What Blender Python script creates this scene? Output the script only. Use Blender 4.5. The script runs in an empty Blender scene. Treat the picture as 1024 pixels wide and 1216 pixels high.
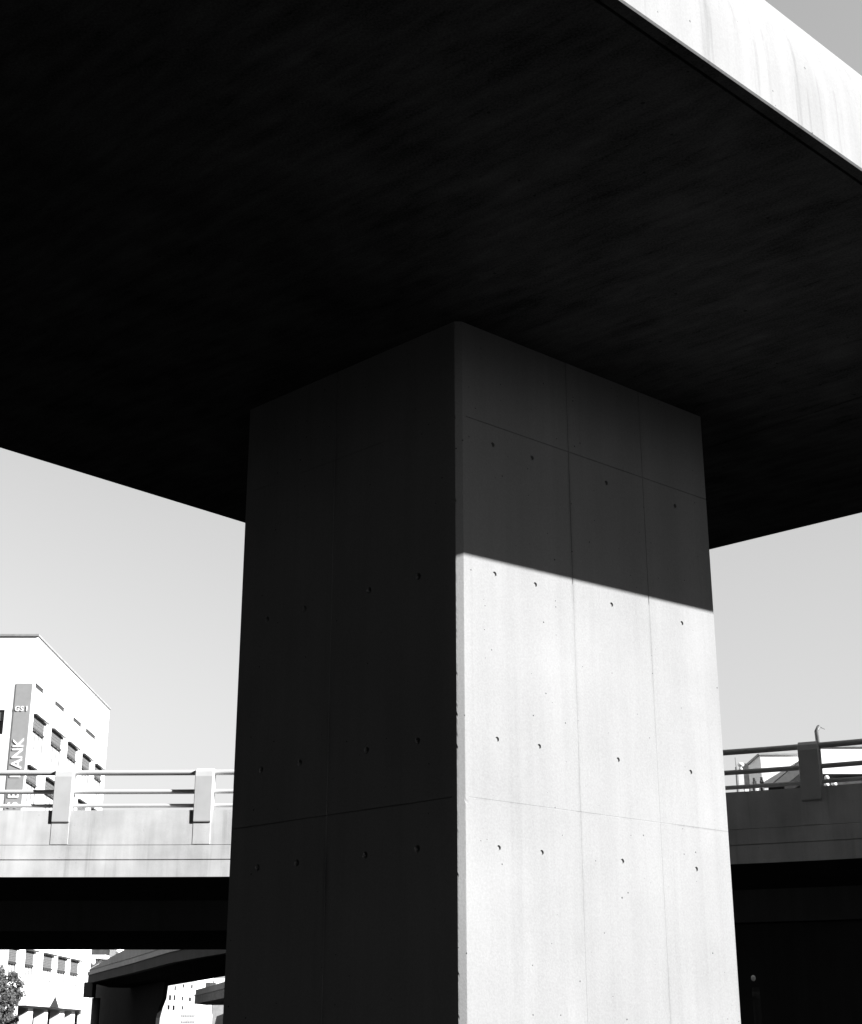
import bpy, math, random
from mathutils import Vector
from math import sin, cos, tan, atan, radians, pi, hypot
random.seed(7)
S = bpy.context.scene
COL = S.collection

# ------------------------------------------------------------------ camera
FPX = 1750.0                      # focal length in photo pixels (photo 1024 x 1216)
PITCH = atan(625 / FPX)
EYE = 1.6
cam = bpy.data.cameras.new('camera')
cam.sensor_fit = 'HORIZONTAL'
cam.sensor_width = 36
cam.lens = 36 * FPX / 1024
cam.clip_end = 6000
co = bpy.data.objects.new('camera', cam)
COL.objects.link(co)
co.location = (0, 0, EYE)
co.rotation_euler = (pi / 2 + PITCH, 0, 0)
S.camera = co


def ray(px, py):
    dx = (px - 512) / FPX
    dy = -(py - 608) / FPX
    return Vector((dx, cos(PITCH) - sin(PITCH) * dy, sin(PITCH) + cos(PITCH) * dy))


def at_z(px, py, z):
    d = ray(px, py)
    return d * ((z - EYE) / d.z) + Vector((0, 0, EYE))


def at_y(px, py, y):
    d = ray(px, py)
    return d * (y / d.y) + Vector((0, 0, EYE))


def at_x(px, py, x):
    d = ray(px, py)
    return d * (x / d.x) + Vector((0, 0, EYE))


# ------------------------------------------------------------------ materials
def new_mat(name):
    m = bpy.data.materials.new(name)
    m.use_nodes = True
    nt = m.node_tree
    return m, nt, nt.nodes['Principled BSDF'], nt.nodes, nt.links


def g(v):
    return (v, v, v, 1)


def plain(name, v, rough=0.7, metal=0.0, var=0.15, scale=3.0, bump=0.0):
    m, nt, b, n, l = new_mat(name)
    tc = n.new('ShaderNodeTexCoord')
    no = n.new('ShaderNodeTexNoise')
    no.inputs['Scale'].default_value = scale
    no.inputs['Detail'].default_value = 6
    l.new(tc.outputs['Object'], no.inputs['Vector'])
    r = n.new('ShaderNodeMapRange')
    r.inputs['From Min'].default_value = .3
    r.inputs['From Max'].default_value = .7
    r.inputs['To Min'].default_value = v * (1 - var)
    r.inputs['To Max'].default_value = v * (1 + var)
    l.new(no.outputs['Fac'], r.inputs['Value'])
    l.new(r.outputs[0], b.inputs['Base Color'])
    b.inputs['Roughness'].default_value = rough
    b.inputs['Metallic'].default_value = metal
    b.inputs['Specular IOR Level'].default_value = .3 if rough < .8 else 0
    if bump:
        bp = n.new('ShaderNodeBump')
        bp.inputs['Strength'].default_value = bump
        bp.inputs['Distance'].default_value = .02
        l.new(no.outputs['Fac'], bp.inputs['Height'])
        l.new(bp.outputs[0], b.inputs['Normal'])
    return m


def concrete(name, v, var=.12, streak=.12, pore=.6, pore_scale=14., bump=.25, rot=0., stretch=(5, 5, .3),
             blotch=.8, dark_streak=0.0, rough=.85, joints=(), grain=.22, pw=7.):
    """formed concrete: cloudy tone, streaks along one axis, sparse bug holes, fine grain"""
    m, nt, b, n, l = new_mat(name)
    tc = n.new('ShaderNodeTexCoord')

    def math_(op, a, c=None, d=None):
        k = n.new('ShaderNodeMath')
        k.operation = op
        for i, x in enumerate((a, c, d)):
            if x is None:
                continue
            if isinstance(x, (int, float)):
                k.inputs[i].default_value = x
            else:
                l.new(x, k.inputs[i])
        return k.outputs[0]

    def noise(scale, detail, mapping=None, rough_=.55):
        no = n.new('ShaderNodeTexNoise')
        no.inputs['Scale'].default_value = scale
        no.inputs['Detail'].default_value = detail
        no.inputs['Roughness'].default_value = rough_
        if mapping:
            mp = n.new('ShaderNodeMapping')
            mp.inputs['Scale'].default_value = mapping
            mp.inputs['Rotation'].default_value = (0, 0, rot)
            if rot:
                m0 = n.new('ShaderNodeMapping')
                m0.inputs['Rotation'].default_value = (0, 0, rot)
                mp.inputs['Rotation'].default_value = (0, 0, 0)
                l.new(tc.outputs['Object'], m0.inputs['Vector'])
                l.new(m0.outputs[0], mp.inputs['Vector'])
            else:
                l.new(tc.outputs['Object'], mp.inputs['Vector'])
            l.new(mp.outputs[0], no.inputs['Vector'])
        else:
            l.new(tc.outputs['Object'], no.inputs['Vector'])
        return no.outputs['Fac']
    cloud = noise(blotch, 7)
    st = noise(1.0, 5, stretch, .6)
    fine = noise(70, 3)
    s = math_('MULTIPLY_ADD', math_('SUBTRACT', cloud, .5), 2 * var * 1.6, 1.0)
    s = math_('MULTIPLY_ADD', math_('SUBTRACT', st, .5), 2 * streak * 1.6, s)
    s = math_('MULTIPLY_ADD', math_('SUBTRACT', fine, .5), grain, s)
    if dark_streak:
        ds = noise(1.0, 4, (stretch[0] * 2.2, stretch[1] * 2.2, stretch[2] * .8), .65)
        k = n.new('ShaderNodeMapRange')
        k.inputs['From Min'].default_value = .56
        k.inputs['From Max'].default_value = .75
        k.inputs['To Max'].default_value = dark_streak
        l.new(ds, k.inputs['Value'])
        s = math_('SUBTRACT', s, k.outputs[0])
    for (vec, off, wid, strength) in joints:      # leakage stains along formwork joints
        dp = n.new('ShaderNodeVectorMath')
        dp.operation = 'DOT_PRODUCT'
        l.new(tc.outputs['Object'], dp.inputs[0])
        dp.inputs[1].default_value = vec
        dist = math_('ABSOLUTE', math_('SUBTRACT', dp.outputs['Value'], off))
        k = n.new('ShaderNodeMapRange')
        k.interpolation_type = 'SMOOTHSTEP'
        k.inputs['From Min'].default_value = 0
        k.inputs['From Max'].default_value = wid
        k.inputs['To Min'].default_value = strength
        k.inputs['To Max'].default_value = 0
        l.new(dist, k.inputs['Value'])
        wv = noise(1.6, 6, (1, 1, .6), .6)
        kk = n.new('ShaderNodeMapRange')
        kk.inputs['From Min'].default_value = .42
        kk.inputs['From Max'].default_value = .62
        l.new(wv, kk.inputs['Value'])
        s = math_('SUBTRACT', s, math_('MULTIPLY', k.outputs[0], kk.outputs[0]))
    # bug holes
    vo = n.new('ShaderNodeTexVoronoi')
    vo.inputs['Scale'].default_value = pore_scale
    l.new(tc.outputs['Object'], vo.inputs['Vector'])
    sep = n.new('ShaderNodeSeparateColor')
    l.new(vo.outputs['Color'], sep.inputs[0])
    rad = math_('MULTIPLY', math_('POWER', sep.outputs[0], pw), .14)
    hole = math_('LESS_THAN', vo.outputs['Distance'], rad)
    s2 = math_('MULTIPLY', s, math_('SUBTRACT', 1.0, math_('MULTIPLY', hole, pore)))
    base = math_('MULTIPLY', s2, v)
    l.new(base, b.inputs['Base Color'])
    b.inputs['Roughness'].default_value = rough
    b.inputs['Specular IOR Level'].default_value = 0
    if bump:
        h = math_('SUBTRACT', math_('MULTIPLY', fine, .35), math_('MULTIPLY', hole, 1.0))
        h = math_('MULTIPLY_ADD', st, .5, h)
        bp = n.new('ShaderNodeBump')
        bp.inputs['Strength'].default_value = bump
        bp.inputs['Distance'].default_value = .008
        l.new(h, bp.inputs['Height'])
        l.new(bp.outputs[0], b.inputs['Normal'])
    return m


M = {}
M['hole'] = plain('tie_hole_mortar', .10, .95)
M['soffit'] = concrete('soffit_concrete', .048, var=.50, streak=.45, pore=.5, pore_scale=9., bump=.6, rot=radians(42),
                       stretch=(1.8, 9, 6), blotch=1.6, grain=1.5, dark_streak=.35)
M['parapet'] = concrete('parapet_concrete', .225, var=.08, streak=.12, pore=.5, bump=.2, dark_streak=.24,
                        stretch=(6, 6, .4))
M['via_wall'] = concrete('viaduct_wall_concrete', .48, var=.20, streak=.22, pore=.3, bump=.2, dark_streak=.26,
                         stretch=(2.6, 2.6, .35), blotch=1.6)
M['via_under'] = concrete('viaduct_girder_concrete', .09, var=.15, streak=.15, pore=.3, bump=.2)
M['post'] = plain('railing_paint', .44, .6, var=.06)
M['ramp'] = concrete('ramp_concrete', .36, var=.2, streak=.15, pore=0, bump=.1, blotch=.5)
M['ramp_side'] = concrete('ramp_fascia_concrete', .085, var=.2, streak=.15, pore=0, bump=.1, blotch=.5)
M['under_ramp_shade'] = plain('under_ramp_shade_black', .018, .9)  # near-black: the shade under the ramp is put into this colour
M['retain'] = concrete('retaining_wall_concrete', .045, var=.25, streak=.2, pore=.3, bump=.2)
M['white'] = concrete('white_render', .72, var=.03, streak=.04, pore=0, bump=.05)
M['coping'] = plain('roof_coping_metal', .22, .6)
M['shade'] = plain('window_shutter', .10, .7, var=.3, scale=9)
M['pane'] = plain('window_pane', .55, .3, var=.06, scale=2)
M['glass'] = plain('dark_glass', .02, .25, var=.2)
M['frame'] = plain('window_frame_paint', .45, .6)
M['shadow_grey'] = plain('shadow_slab_grey', .085, .85)  # tone of a cast shadow, for the slab by the white block
M['mullion'] = plain('window_mullion', .16, .6)
M['dark'] = plain('near_black', .03, .9)  # plain near-black, used on flush panels and solid parts
M['banner'] = plain('banner_cloth', .25, .8, var=.05)
M['letter'] = plain('letter_white', .8, .7, var=.02)
M['grey'] = plain('grey_render', .30, .85, var=.12)
M['roofdark'] = plain('dark_roofing', .06, .9, var=.3)
M['asphalt'] = plain('asphalt', .030, .95, var=.25, scale=.6)
M['bark'] = plain('bark', .08, .95, var=.4, scale=12)
M['leaf'] = plain('leaf', .06, .7, var=.5, scale=6)
M['paint_white'] = plain('vehicle_paint_white', .75, .4, var=.03)
M['paint_dark'] = plain('vehicle_paint_dark', .03, .35)
M['tyre'] = plain('tyre_rubber', .02, .9)
M['brick'] = plain('light_block_dark', .022, .9, var=.3, scale=5)  # near-black for the added blockers, so they return little light
M['metal'] = plain('weathered_metal', .09, .5)
M['palemetal'] = plain('pale_metal', .75, .5, var=.05)


# ------------------------------------------------------------------ mesh helpers
ORG = {}


def tag(o, label, cat, group=None, kind=None):
    if label:
        o['label'] = label
    if cat:
        o['category'] = cat
    if group:
        o['group'] = group
    if kind:
        o['kind'] = kind
    return o


def empty(name, loc, label=None, cat=None, group=None, kind=None):
    o = bpy.data.objects.new(name, None)
    o.empty_display_size = .2
    COL.objects.link(o)
    o.location = loc
    ORG[o] = Vector(loc)
    return tag(o, label, cat, group, kind)


class MB:
    def __init__(self):
        self.v, self.f, self.sm = [], [], []

    def add(self, vs, fs, smooth=False):
        k = len(self.v)
        self.v += [tuple(x) for x in vs]
        self.f += [tuple(k + i for i in f) for f in fs]
        self.sm += [smooth] * len(fs)
        return self

    def box(self, x0, x1, y0, y1, z0, z1):
        vs = [(x, y, z) for z in (z0, z1) for y in (y0, y1) for x in (x0, x1)]
        return self.add(vs, [(0, 2, 3, 1), (4, 5, 7, 6), (0, 1, 5, 4), (2, 6, 7, 3), (0, 4, 6, 2), (1, 3, 7, 5)])

    def obox(self, o, u, n, hu, hn, z0, z1):
        """box around plan point o, half sizes along u and n (unit plan vectors)"""
        o, u, n = Vector((o[0], o[1], 0)), Vector((u[0], u[1], 0)), Vector((n[0], n[1], 0))
        vs = []
        for z in (z0, z1):
            for a, c in ((-1, -1), (1, -1), (-1, 1), (1, 1)):
                p = o + u * (a * hu) + n * (c * hn)
                vs.append((p.x, p.y, z))
        return self.add(vs, [(0, 2, 3, 1), (4, 5, 7, 6), (0, 1, 5, 4), (2, 6, 7, 3), (0, 4, 6, 2), (1, 3, 7, 5)])

    def prism(self, poly, z0, z1):
        """vertical prism of a plan polygon (counter-clockwise)"""
        k = len(poly)
        vs = [(p[0], p[1], z0) for p in poly] + [(p[0], p[1], z1) for p in poly]
        fs = [tuple(range(k - 1, -1, -1)), tuple(range(k, 2 * k))]
        fs += [(i, (i + 1) % k, k + (i + 1) % k, k + i) for i in range(k)]
        return self.add(vs, fs)

    def extrude(self, poly3, vec):
        """polygon in space extruded by a vector"""
        k = len(poly3)
        a = [Vector(p) for p in poly3]
        vs = a + [p + Vector(vec) for p in a]
        fs = [tuple(range(k - 1, -1, -1)), tuple(range(k, 2 * k))]
        fs += [(i, (i + 1) % k, k + (i + 1) % k, k + i) for i in range(k)]
        return self.add(vs, fs)

    def tube(self, pts, r, seg=10, r1=None):
        pts = [Vector(p) for p in pts]
        rings = []
        for i, p in enumerate(pts):
            d = (pts[min(i + 1, len(pts) - 1)] - pts[max(i - 1, 0)]).normalized()
            if i == 0:
                a = Vector((1, 0, 0)) if abs(d.z) > .7 else Vector((0, 0, 1))
            a = (a - d * a.dot(d)).normalized()
            c = d.cross(a)
            rr = r if r1 is None else r + (r1 - r) * i / (len(pts) - 1)
            rings.append([p + (a * cos(t) + c * sin(t)) * rr for t in [2 * pi * j / seg for j in range(seg)]])
        vs = [q for ring in rings for q in ring]
        fs = []
        for i in range(len(pts) - 1):
            for j in range(seg):
                fs.append((i * seg + j, i * seg + (j + 1) % seg, (i + 1) * seg + (j + 1) % seg, (i + 1) * seg + j))
        self.add(vs, fs, True)
        self.add(rings[0], [tuple(range(seg - 1, -1, -1))])
        self.add(rings[-1], [tuple(range(seg))])
        return self

    def sweep(self, path, prof, closed=True, smooth=False, caps=True):
        """sweep profile [(d, z)] along plan path; d is measured to the left of the travel direction"""
        path = [Vector((p[0], p[1])) for p in path]
        k = len(prof)
        vs = []
        for i, p in enumerate(path):
            t = (path[min(i + 1, len(path) - 1)] - path[max(i - 1, 0)]).normalized()
            nn = Vector((-t.y, t.x))
            for d, z in prof:
                q = p + nn * d
                vs.append((q.x, q.y, z))
        fs = []
        for i in range(len(path) - 1):
            for j in range(k if closed else k - 1):
                fs.append((i * k + j, (i + 1) * k + j, (i + 1) * k + (j + 1) % k, i * k + (j + 1) % k))
        self.add(vs, fs, smooth)
        if closed and caps:
            self.add(vs[:k], [tuple(range(k))])
            self.add(vs[-k:], [tuple(range(k - 1, -1, -1))])
        return self

    def sphere(self, c, rx, ry=None, rz=None, seg=14, rings=8, half=False):
        ry, rz = ry or rx, rz or rx
        vs, fs = [], []
        for i in range(rings + 1):
            ph = (0 if half else -pi / 2) + (pi / 2 if half else pi) * i / rings
            for j in range(seg):
                t = 2 * pi * j / seg
                vs.append((c[0] + rx * cos(ph) * cos(t), c[1] + ry * cos(ph) * sin(t), c[2] + rz * sin(ph)))
        for i in range(rings):
            for j in range(seg):
                fs.append((i * seg + j, i * seg + (j + 1) % seg, (i + 1) * seg + (j + 1) % seg, (i + 1) * seg + j))
        return self.add(vs, fs, True)

    def build(self, name, mat, parent=None, origin=None, bevel=0, label=None):
        po = ORG[parent] if parent else Vector((0, 0, 0))
        o3 = Vector(origin) if origin is not None else po
        me = bpy.data.meshes.new(name)
        me.from_pydata([tuple(Vector(p) - o3) for p in self.v], [], self.f)
        me.polygons.foreach_set('use_smooth', self.sm)
        me.validate()
        import bmesh
        bm = bmesh.new()
        bm.from_mesh(me)
        bmesh.ops.remove_doubles(bm, verts=bm.verts, dist=1e-5)
        bmesh.ops.recalc_face_normals(bm, faces=bm.faces)
        bm.to_mesh(me)
        bm.free()
        me.materials.append(mat)
        o = bpy.data.objects.new(name, me)
        COL.objects.link(o)
        o.parent = parent
        o.location = o3 - po
        ORG[o] = o3
        if bevel:
            b = o.modifiers.new('bevel', 'BEVEL')
            b.width = bevel
            b.segments = 2
            b.limit_method = 'ANGLE'
        if label:
            o['label'] = label
        return o


def facade(mb, O, U, N, w, z0, z1, openings, depth):
    """wall face in the plane through O along U, outward normal N, with real recessed openings"""
    O, U, N = Vector(O), Vector(U), Vector(N)
    us = sorted({0, w} | {x for o in openings for x in (o[0], o[1])})
    zs = sorted({z0, z1} | {x for o in openings for x in (o[2], o[3])})

    def p(u, z, d=0):
        q = O + U * u - N * d
        return (q.x, q.y, z)
    for i in range(len(us) - 1):
        for j in range(len(zs) - 1):
            cu, cz = (us[i] + us[i + 1]) / 2, (zs[j] + zs[j + 1]) / 2
            if any(o[0] < cu < o[1] and o[2] < cz < o[3] for o in openings):
                continue
            mb.add([p(us[i], zs[j]), p(us[i + 1], zs[j]), p(us[i + 1], zs[j + 1]), p(us[i], zs[j + 1])], [(0, 1, 2, 3)])
    for a, c, e, f in openings:
        for (q, r) in (((a, e), (c, e)), ((c, e), (c, f)), ((c, f), (a, f)), ((a, f), (a, e))):
            mb.add([p(*q), p(*r), p(*r, depth), p(*q, depth)], [(0, 1, 2, 3)])
    return mb


# ------------------------------------------------------------------ ground
gm = MB()
gm.add([(-3000, -3000, 0), (3000, -3000, 0), (3000, 3000, 0), (-3000, 3000, 0)], [(0, 1, 2, 3)])
tag(gm.build('ground', M['asphalt']), None, None, kind='structure')

# ------------------------------------------------------------------ the column
C = Vector((.233, 10.0))
U = (Vector((2.347, 11.808)) - C).normalized()       # along the sunlit face
K = C + Vector((-.057, -.0045))                        # other side of the chamfered front corner
W = (Vector((-1.557, 11.659)) - K)                   # along the shaded face
wR, wL = 2.782, W.length
W.normalize()
ZT = 6.7
NR = Vector((U.y, -U.x))
NL = Vector((-W.y, W.x))
cE = empty('bridge_column', (C.x + .3, C.y + 1.7, 0),
           'massive rectangular fair-faced concrete column with tie holes, sunlit on its right face', 'column')


def panel_face(mb, O, D, Nout, u0, u1, z0, z1, ug, zg, holes, gw=.004, gd=.0015, r=.018, hs=.05, cup_d=lambda z: .011):
    """formwork face with real V joints (ug: vertical, zg: horizontal) and round tie-hole openings"""
    us = {u0, u1}
    zs = {z0, z1}
    for x in ug:
        us |= {x - gw, x, x + gw}
    for x in zg:
        zs |= {x - gw, x, x + gw}
    for (hu, hz) in holes:
        us |= {round(hu - hs, 5), round(hu + hs, 5)}
        zs |= {round(hz - hs, 5), round(hz + hs, 5)}
    zs |= {4.84, 4.86}
    us, zs = sorted(us), sorted(zs)

    def p(u, z, d=None):
        if d is None:
            d = (gd if z < 4.85 else max(gd, .006)) if any(abs(u - x) < 1e-6 for x in ug) or any(abs(z - x) < 1e-6 for x in zg) else 0
        q = O + D * u - Nout * d
        return (q.x, q.y, z)
    for i in range(len(us) - 1):
        for j in range(len(zs) - 1):
            cu, cz = (us[i] + us[i + 1]) / 2, (zs[j] + zs[j + 1]) / 2
            h = [x for x in holes if abs(x[0] - cu) < hs and abs(x[1] - cz) < hs]
            if h:
                continue
            mb.add([p(us[i], zs[j]), p(us[i + 1], zs[j]), p(us[i + 1], zs[j + 1]), p(us[i], zs[j + 1])], [(0, 1, 2, 3)])
    n = 24
    for (hu, hz) in holes:
        ring, sq = [], []
        for k in range(n):
            t = 2 * pi * k / n
            c, s = cos(t), sin(t)
            m = max(abs(c), abs(s))
            sq.append(p(hu + hs * c / m, hz + hs * s / m, 0))
            rr = r * random.uniform(.97, 1.05)
            ring.append(p(hu + rr * c, hz + rr * s, 0))
        mb.add(sq + ring, [(k, (k + 1) % n, n + (k + 1) % n, n + k) for k in range(n)])
        # conical cup, a part of its own
        cup = MB()
        r1 = [p(hu + r * .82 * cos(2 * pi * k / n), hz + r * .82 * sin(2 * pi * k / n), cup_d(hz)) for k in range(n)]
        cup.add(ring + r1, [(k, (k + 1) % n, n + (k + 1) % n, n + k) for k in range(n)])
        cup.add(r1, [tuple(range(n))])
        cup.build('tie_hole', M['column'], cE)


o_ = Vector((C.x + .3, C.y + 1.7))
M['column'] = concrete('column_concrete', .209, var=.13, streak=.09, pore=.75, pore_scale=20., bump=.30, dark_streak=.06, grain=.34, joints=[
    ((U.x, U.y, 0), (C + U * 1.11 - o_).dot(U), .03, .16), ((U.x, U.y, 0), (C + U * 1.975 - o_).dot(U), .025, .12),
    ((W.x, W.y, 0), (K + W * 1.30 - o_).dot(W), .045, .35), ((0, 0, 1), 3.134, .012, .25), ((0, 0, 1), 5.93, .012, .25)])
ROW = [1.2, 2.818, 3.56, 4.765, 5.775]
cb = MB()
holesR = [(u, z) for z in ROW for u in (.30, .71, 1.535, 2.367)]
holesL = [(u, z) for z in ROW[:-1] for u in (.375, .89, 1.62, 2.07)]
panel_face(cb, C, U, NR, .03, wR, 0, ZT, (1.11, 1.975), (.334, 3.134, 5.93), holesR, cup_d=lambda z: .011 if z < 5 else .02)
panel_face(cb, K, W, NL, .05, wL, 0, ZT, (1.30,), (.334, 3.134), holesL, gw=.006, gd=.008, r=.026, cup_d=lambda z: .04)
# the chamfered front arris with small nicks, in one strip between the two faces
zz = [i * ZT / 330 for i in range(331)]
strip = []
for z in zz:
    j1 = random.uniform(0, .0006) + (random.uniform(.001, .0035) if random.random() < .03 else 0)
    j2 = random.uniform(0, .001) + (random.uniform(.001, .005) if random.random() < .08 else 0)
    a = C + U * .03
    b_ = C + U * j1 * .5 - NR * j1
    c_ = K + W * j2 * .5 - NL * j2
    d_ = K + W * .05
    strip.append([(q.x, q.y, z) for q in (a, b_, C.lerp(K, .12), C.lerp(K, .86), c_, d_)])
for i in range(330):
    for k in range(5):
        cb.add([strip[i][k], strip[i][k + 1], strip[i + 1][k + 1], strip[i + 1][k]], [(0, 1, 2, 3)])
R_ = C + U * wR
L_ = K + W * wL
B_ = R_ + (L_ - K)
for a, b_ in ((R_, B_), (B_, L_)):
    cb.add([(a.x, a.y, 0), (b_.x, b_.y, 0), (b_.x, b_.y, ZT), (a.x, a.y, ZT)], [(0, 1, 2, 3)])
cb.build('shaft', M['column'], cE)

# ------------------------------------------------------------------ the deck on the column
E3a, E3b = at_z(747, 6.4, ZT), at_z(1020, 198.6, ZT)
E1a, E1b = at_z(3, 533, ZT), at_z(293, 622, ZT)
E2a, E2b = at_z(843, 653, ZT), at_z(1020, 610, ZT)


def isect(a, b, c, d):
    a, b, c, d = [Vector((p[0], p[1])) for p in (a, b, c, d)]
    r, s = b - a, d - c
    t = ((c - a).x * s.y - (c - a).y * s.x) / (r.x * s.y - r.y * s.x)
    return a + r * t


d3 = Vector((E3b.x - E3a.x, E3b.y - E3a.y)).normalized()
d1 = Vector((E1b.x - E1a.x, E1b.y - E1a.y)).normalized()
far = isect(E1a, E1b, E2a, E2b)
near = isect(E3a, E3b, E2a, E2b)
E3s = Vector((E3a.x, E3a.y)) - d3 * 34
E1s = Vector((E1a.x, E1a.y)) - d1 * 26
dk = empty('elevated_deck', (near.x, near.y, ZT),
           'huge concrete road deck overhead with dark soffit and sunlit rounded parapet, carried by the column', 'bridge deck')
n3 = Vector((-d3.y, d3.x))
# edge beam and rounded parapet, swept along all edges: travel direction keeps the deck on the left
PROF = [(0.0, ZT + .010), (.01, ZT + .0005), (.5, ZT + .2), (1.1, ZT + .5), (1.1, 7.5), (.95, 7.9)]
PROF += [(.62 * (1 - cos(a_)), 6.95 + 1.1 * sin(a_)) for a_ in [radians(100 - 4 * k) for k in range(26)]]
EDGE = [(.011, ZT), (.078, ZT), (.08, ZT + .025), (.098, ZT + .025), (.12, ZT + .03), (.4, ZT + .03), (.4, ZT + .1)]
pm = MB()


def parapet(a, b, n_):
    pts = [Vector(a).lerp(Vector(b), i / n_) for i in range(n_ + 1)]
    pm.sweep(pts, PROF)


pm.sweep([E3s, near - d3 * .0], PROF)
pm.sweep([far - d1 * .0, E1s], PROF)
d2 = (far - near).normalized()
pm.sweep([near + d2 * .9, far - d2 * .9], PROF)
pm.build('parapet', M['parapet'], dk)
pm = MB()
pm.sweep([E3s, near], EDGE)
pm.sweep([far, E1s], EDGE)
pm.sweep([near + d2 * .4, far - d2 * .4], EDGE)
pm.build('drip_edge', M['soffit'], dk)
# main slab, inside the drip groove
n1 = Vector((-d1.y, d1.x)) * -1
i3 = [E3s + n3 * .098, near + n3 * .098]
nE2 = Vector((-d2.y, d2.x))
i1 = [E1s + n1 * .098, far + n1 * .098]
cN = isect(i3[0], i3[1], near + nE2 * .098, far + nE2 * .098)
cF = isect(i1[0], i1[1], near + nE2 * .098, far + nE2 * .098)
sm_ = MB()
poly = [i3[0], cN, cF, i1[0]]
# boards: the soffit is cast in bays along d2 with narrow real joints between
vs_dir = d2
bays = []
ub = 0
a0, b0 = Vector(poly[1]), Vector(poly[2])
a1, b1 = Vector(poly[0]), Vector(poly[3])
LEN = (a1 - a0).length
jm = at_z(930, 490, ZT)
cuts = [0, abs((Vector((jm.x, jm.y)) - cN).dot(nE2)), LEN]
for i in range(len(cuts) - 1):
    t0, t1 = cuts[i] / LEN, cuts[i + 1] / LEN
    jt = .008 / LEN
    q = [a0.lerp(a1, t0 + jt), b0.lerp(b1, t0 + jt), b0.lerp(b1, t1 - jt), a0.lerp(a1, t1 - jt)]
    sm_.prism([(p.x, p.y) for p in q], ZT - .001 * (i % 2), ZT + .4)
sm_.prism([(p.x, p.y) for p in poly], ZT + .012, ZT + .45)
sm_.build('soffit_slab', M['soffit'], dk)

# ------------------------------------------------------------------ the curved viaduct behind
KN = [(-30, 25.0, .07), (-18, 25.75, .05), (-7.57, 26.04, 0.0), (-3.5, 25.96, -.05), (4.83, 24.04, -.42), (6.78, 23.1, -.55), (10, 20.9, -.82),
      (15, 16, -1.15)]


def via_y(x):
    for (x0, y0, m0), (x1, y1, m1) in zip(KN, KN[1:]):
        if x0 <= x <= x1:
            h = x1 - x0
            t = (x - x0) / h
            return ((2 * t**3 - 3 * t**2 + 1) * y0 + (t**3 - 2 * t**2 + t) * h * m0 + (-2 * t**3 + 3 * t**2) * y1 + (t**3 - t**2) * h * m1)


vx = [-30 + .35 * i for i in range(int(45 / .35) + 1)]
VP = [Vector((x, via_y(x))) for x in vx]
arc = [0]
for a, b_ in zip(VP, VP[1:]):
    arc.append(arc[-1] + (b_ - a).length)


def via_at(s):
    for i in range(len(arc) - 1):
        if arc[i] <= s <= arc[i + 1]:
            t = (s - arc[i]) / (arc[i + 1] - arc[i])
            T = (VP[i + 1] - VP[i]).normalized()
            return VP[i].lerp(VP[i + 1], t), T, Vector((-T.y, T.x))


def arc_of_x(x):
    for i in range(len(vx) - 1):
        if vx[i] <= x <= vx[i + 1]:
            return arc[i] + (arc[i + 1] - arc[i]) * (x - vx[i]) / (vx[i + 1] - vx[i])


vE = empty('curved_viaduct', (-5, via_y(-5), 0),
           'low curved road viaduct with concrete parapet and pipe railing crossing behind the column', 'viaduct')
m = MB()
m.sweep(VP, [(0, 4.215), (0, 4.494), (.022, 4.499), (.022, 4.511), (0, 4.516), (0, 4.745), (.012, 4.749), (.012, 4.757), (.004, 4.762), (.004, 5.355), (.32, 5.355), (.32, 4.62), (.32, 4.215)])
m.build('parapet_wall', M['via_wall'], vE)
m = MB()
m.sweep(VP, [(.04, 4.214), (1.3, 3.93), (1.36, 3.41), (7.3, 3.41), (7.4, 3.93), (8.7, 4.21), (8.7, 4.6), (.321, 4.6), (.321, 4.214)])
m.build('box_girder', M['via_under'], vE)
m = MB()
m.sweep(VP, [(8.4, 4.601), (8.4, 5.3), (8.7, 5.3), (8.7, 4.601)])
m.build('far_parapet', M['via_wall'], vE)
for z, r in ((6.035, .048), (5.70, .040), (5.455, .034)):
    m = MB()
    pts = []
    for i in range(0, len(VP), 1):
        T = (VP[min(i + 1, len(VP) - 1)] - VP[max(i - 1, 0)]).normalized()
        q = VP[i] + Vector((-T.y, T.x)) * .17
        pts.append((q.x, q.y, z))
    m.tube(pts, r, 10)
    m.build('rail', M['post'], vE)
s0, s1, s2 = arc_of_x(-6.47), arc_of_x(-3.99), arc_of_x(6.03)
stp = (s2 - s1) / 4
plist = [s0 - 2.48 * k for k in range(1, 4)] + [s0, s1] + [s1 + stp * k for k in range(1, 4)] + [s2, s2 + 2.5, s2 + 5]
for s in plist:
    q, T, Nn = via_at(s)
    m = MB()
    # post side profile (d, z): foot flush with the pilaster, rounded head over the top rail
    pr = [(-.016, 5.14), (-.024, 5.165), (-.03, 5.94), (-.01, 6.03), (.04, 6.085), (.12, 6.092), (.22, 6.085), (.26, 6.02), (.26, 5.358), (.003, 5.358), (.003, 5.14)]
    half = .158
    vs = []
    for sgn in (-1, 1):
        for d, z in pr:
            p = q + T * half * sgn + Nn * d
            vs.append((p.x, p.y, z))
    k = len(pr)
    m.add(vs, [tuple(range(k)), tuple(range(2 * k - 1, k - 1, -1))] + [(i, k + i, k + (i + 1) % k, (i + 1) % k) for i in range(k)])
    ob = m.build('post', M['post'], vE, bevel=.02)
    m = MB()
    c_ = q + Nn * .016
    m.obox(c_, T, Nn, .158, .017, 4.764, 5.139)
    m.build('pilaster', M['via_wall'], ob, bevel=.008)

# retaining wall closing the space under the right part
m = MB()
wp = [(VP[i].x, VP[i].y) for i in range(len(VP)) if 2.4 < VP[i].x < 14.6]
m.sweep(wp, [(1.5, 0), (1.5, 3.40), (2.2, 3.40), (2.2, 0)])
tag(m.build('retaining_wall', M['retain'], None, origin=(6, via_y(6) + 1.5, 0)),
    'dark concrete retaining wall under the shaded right end of the curved viaduct', 'wall')

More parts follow.
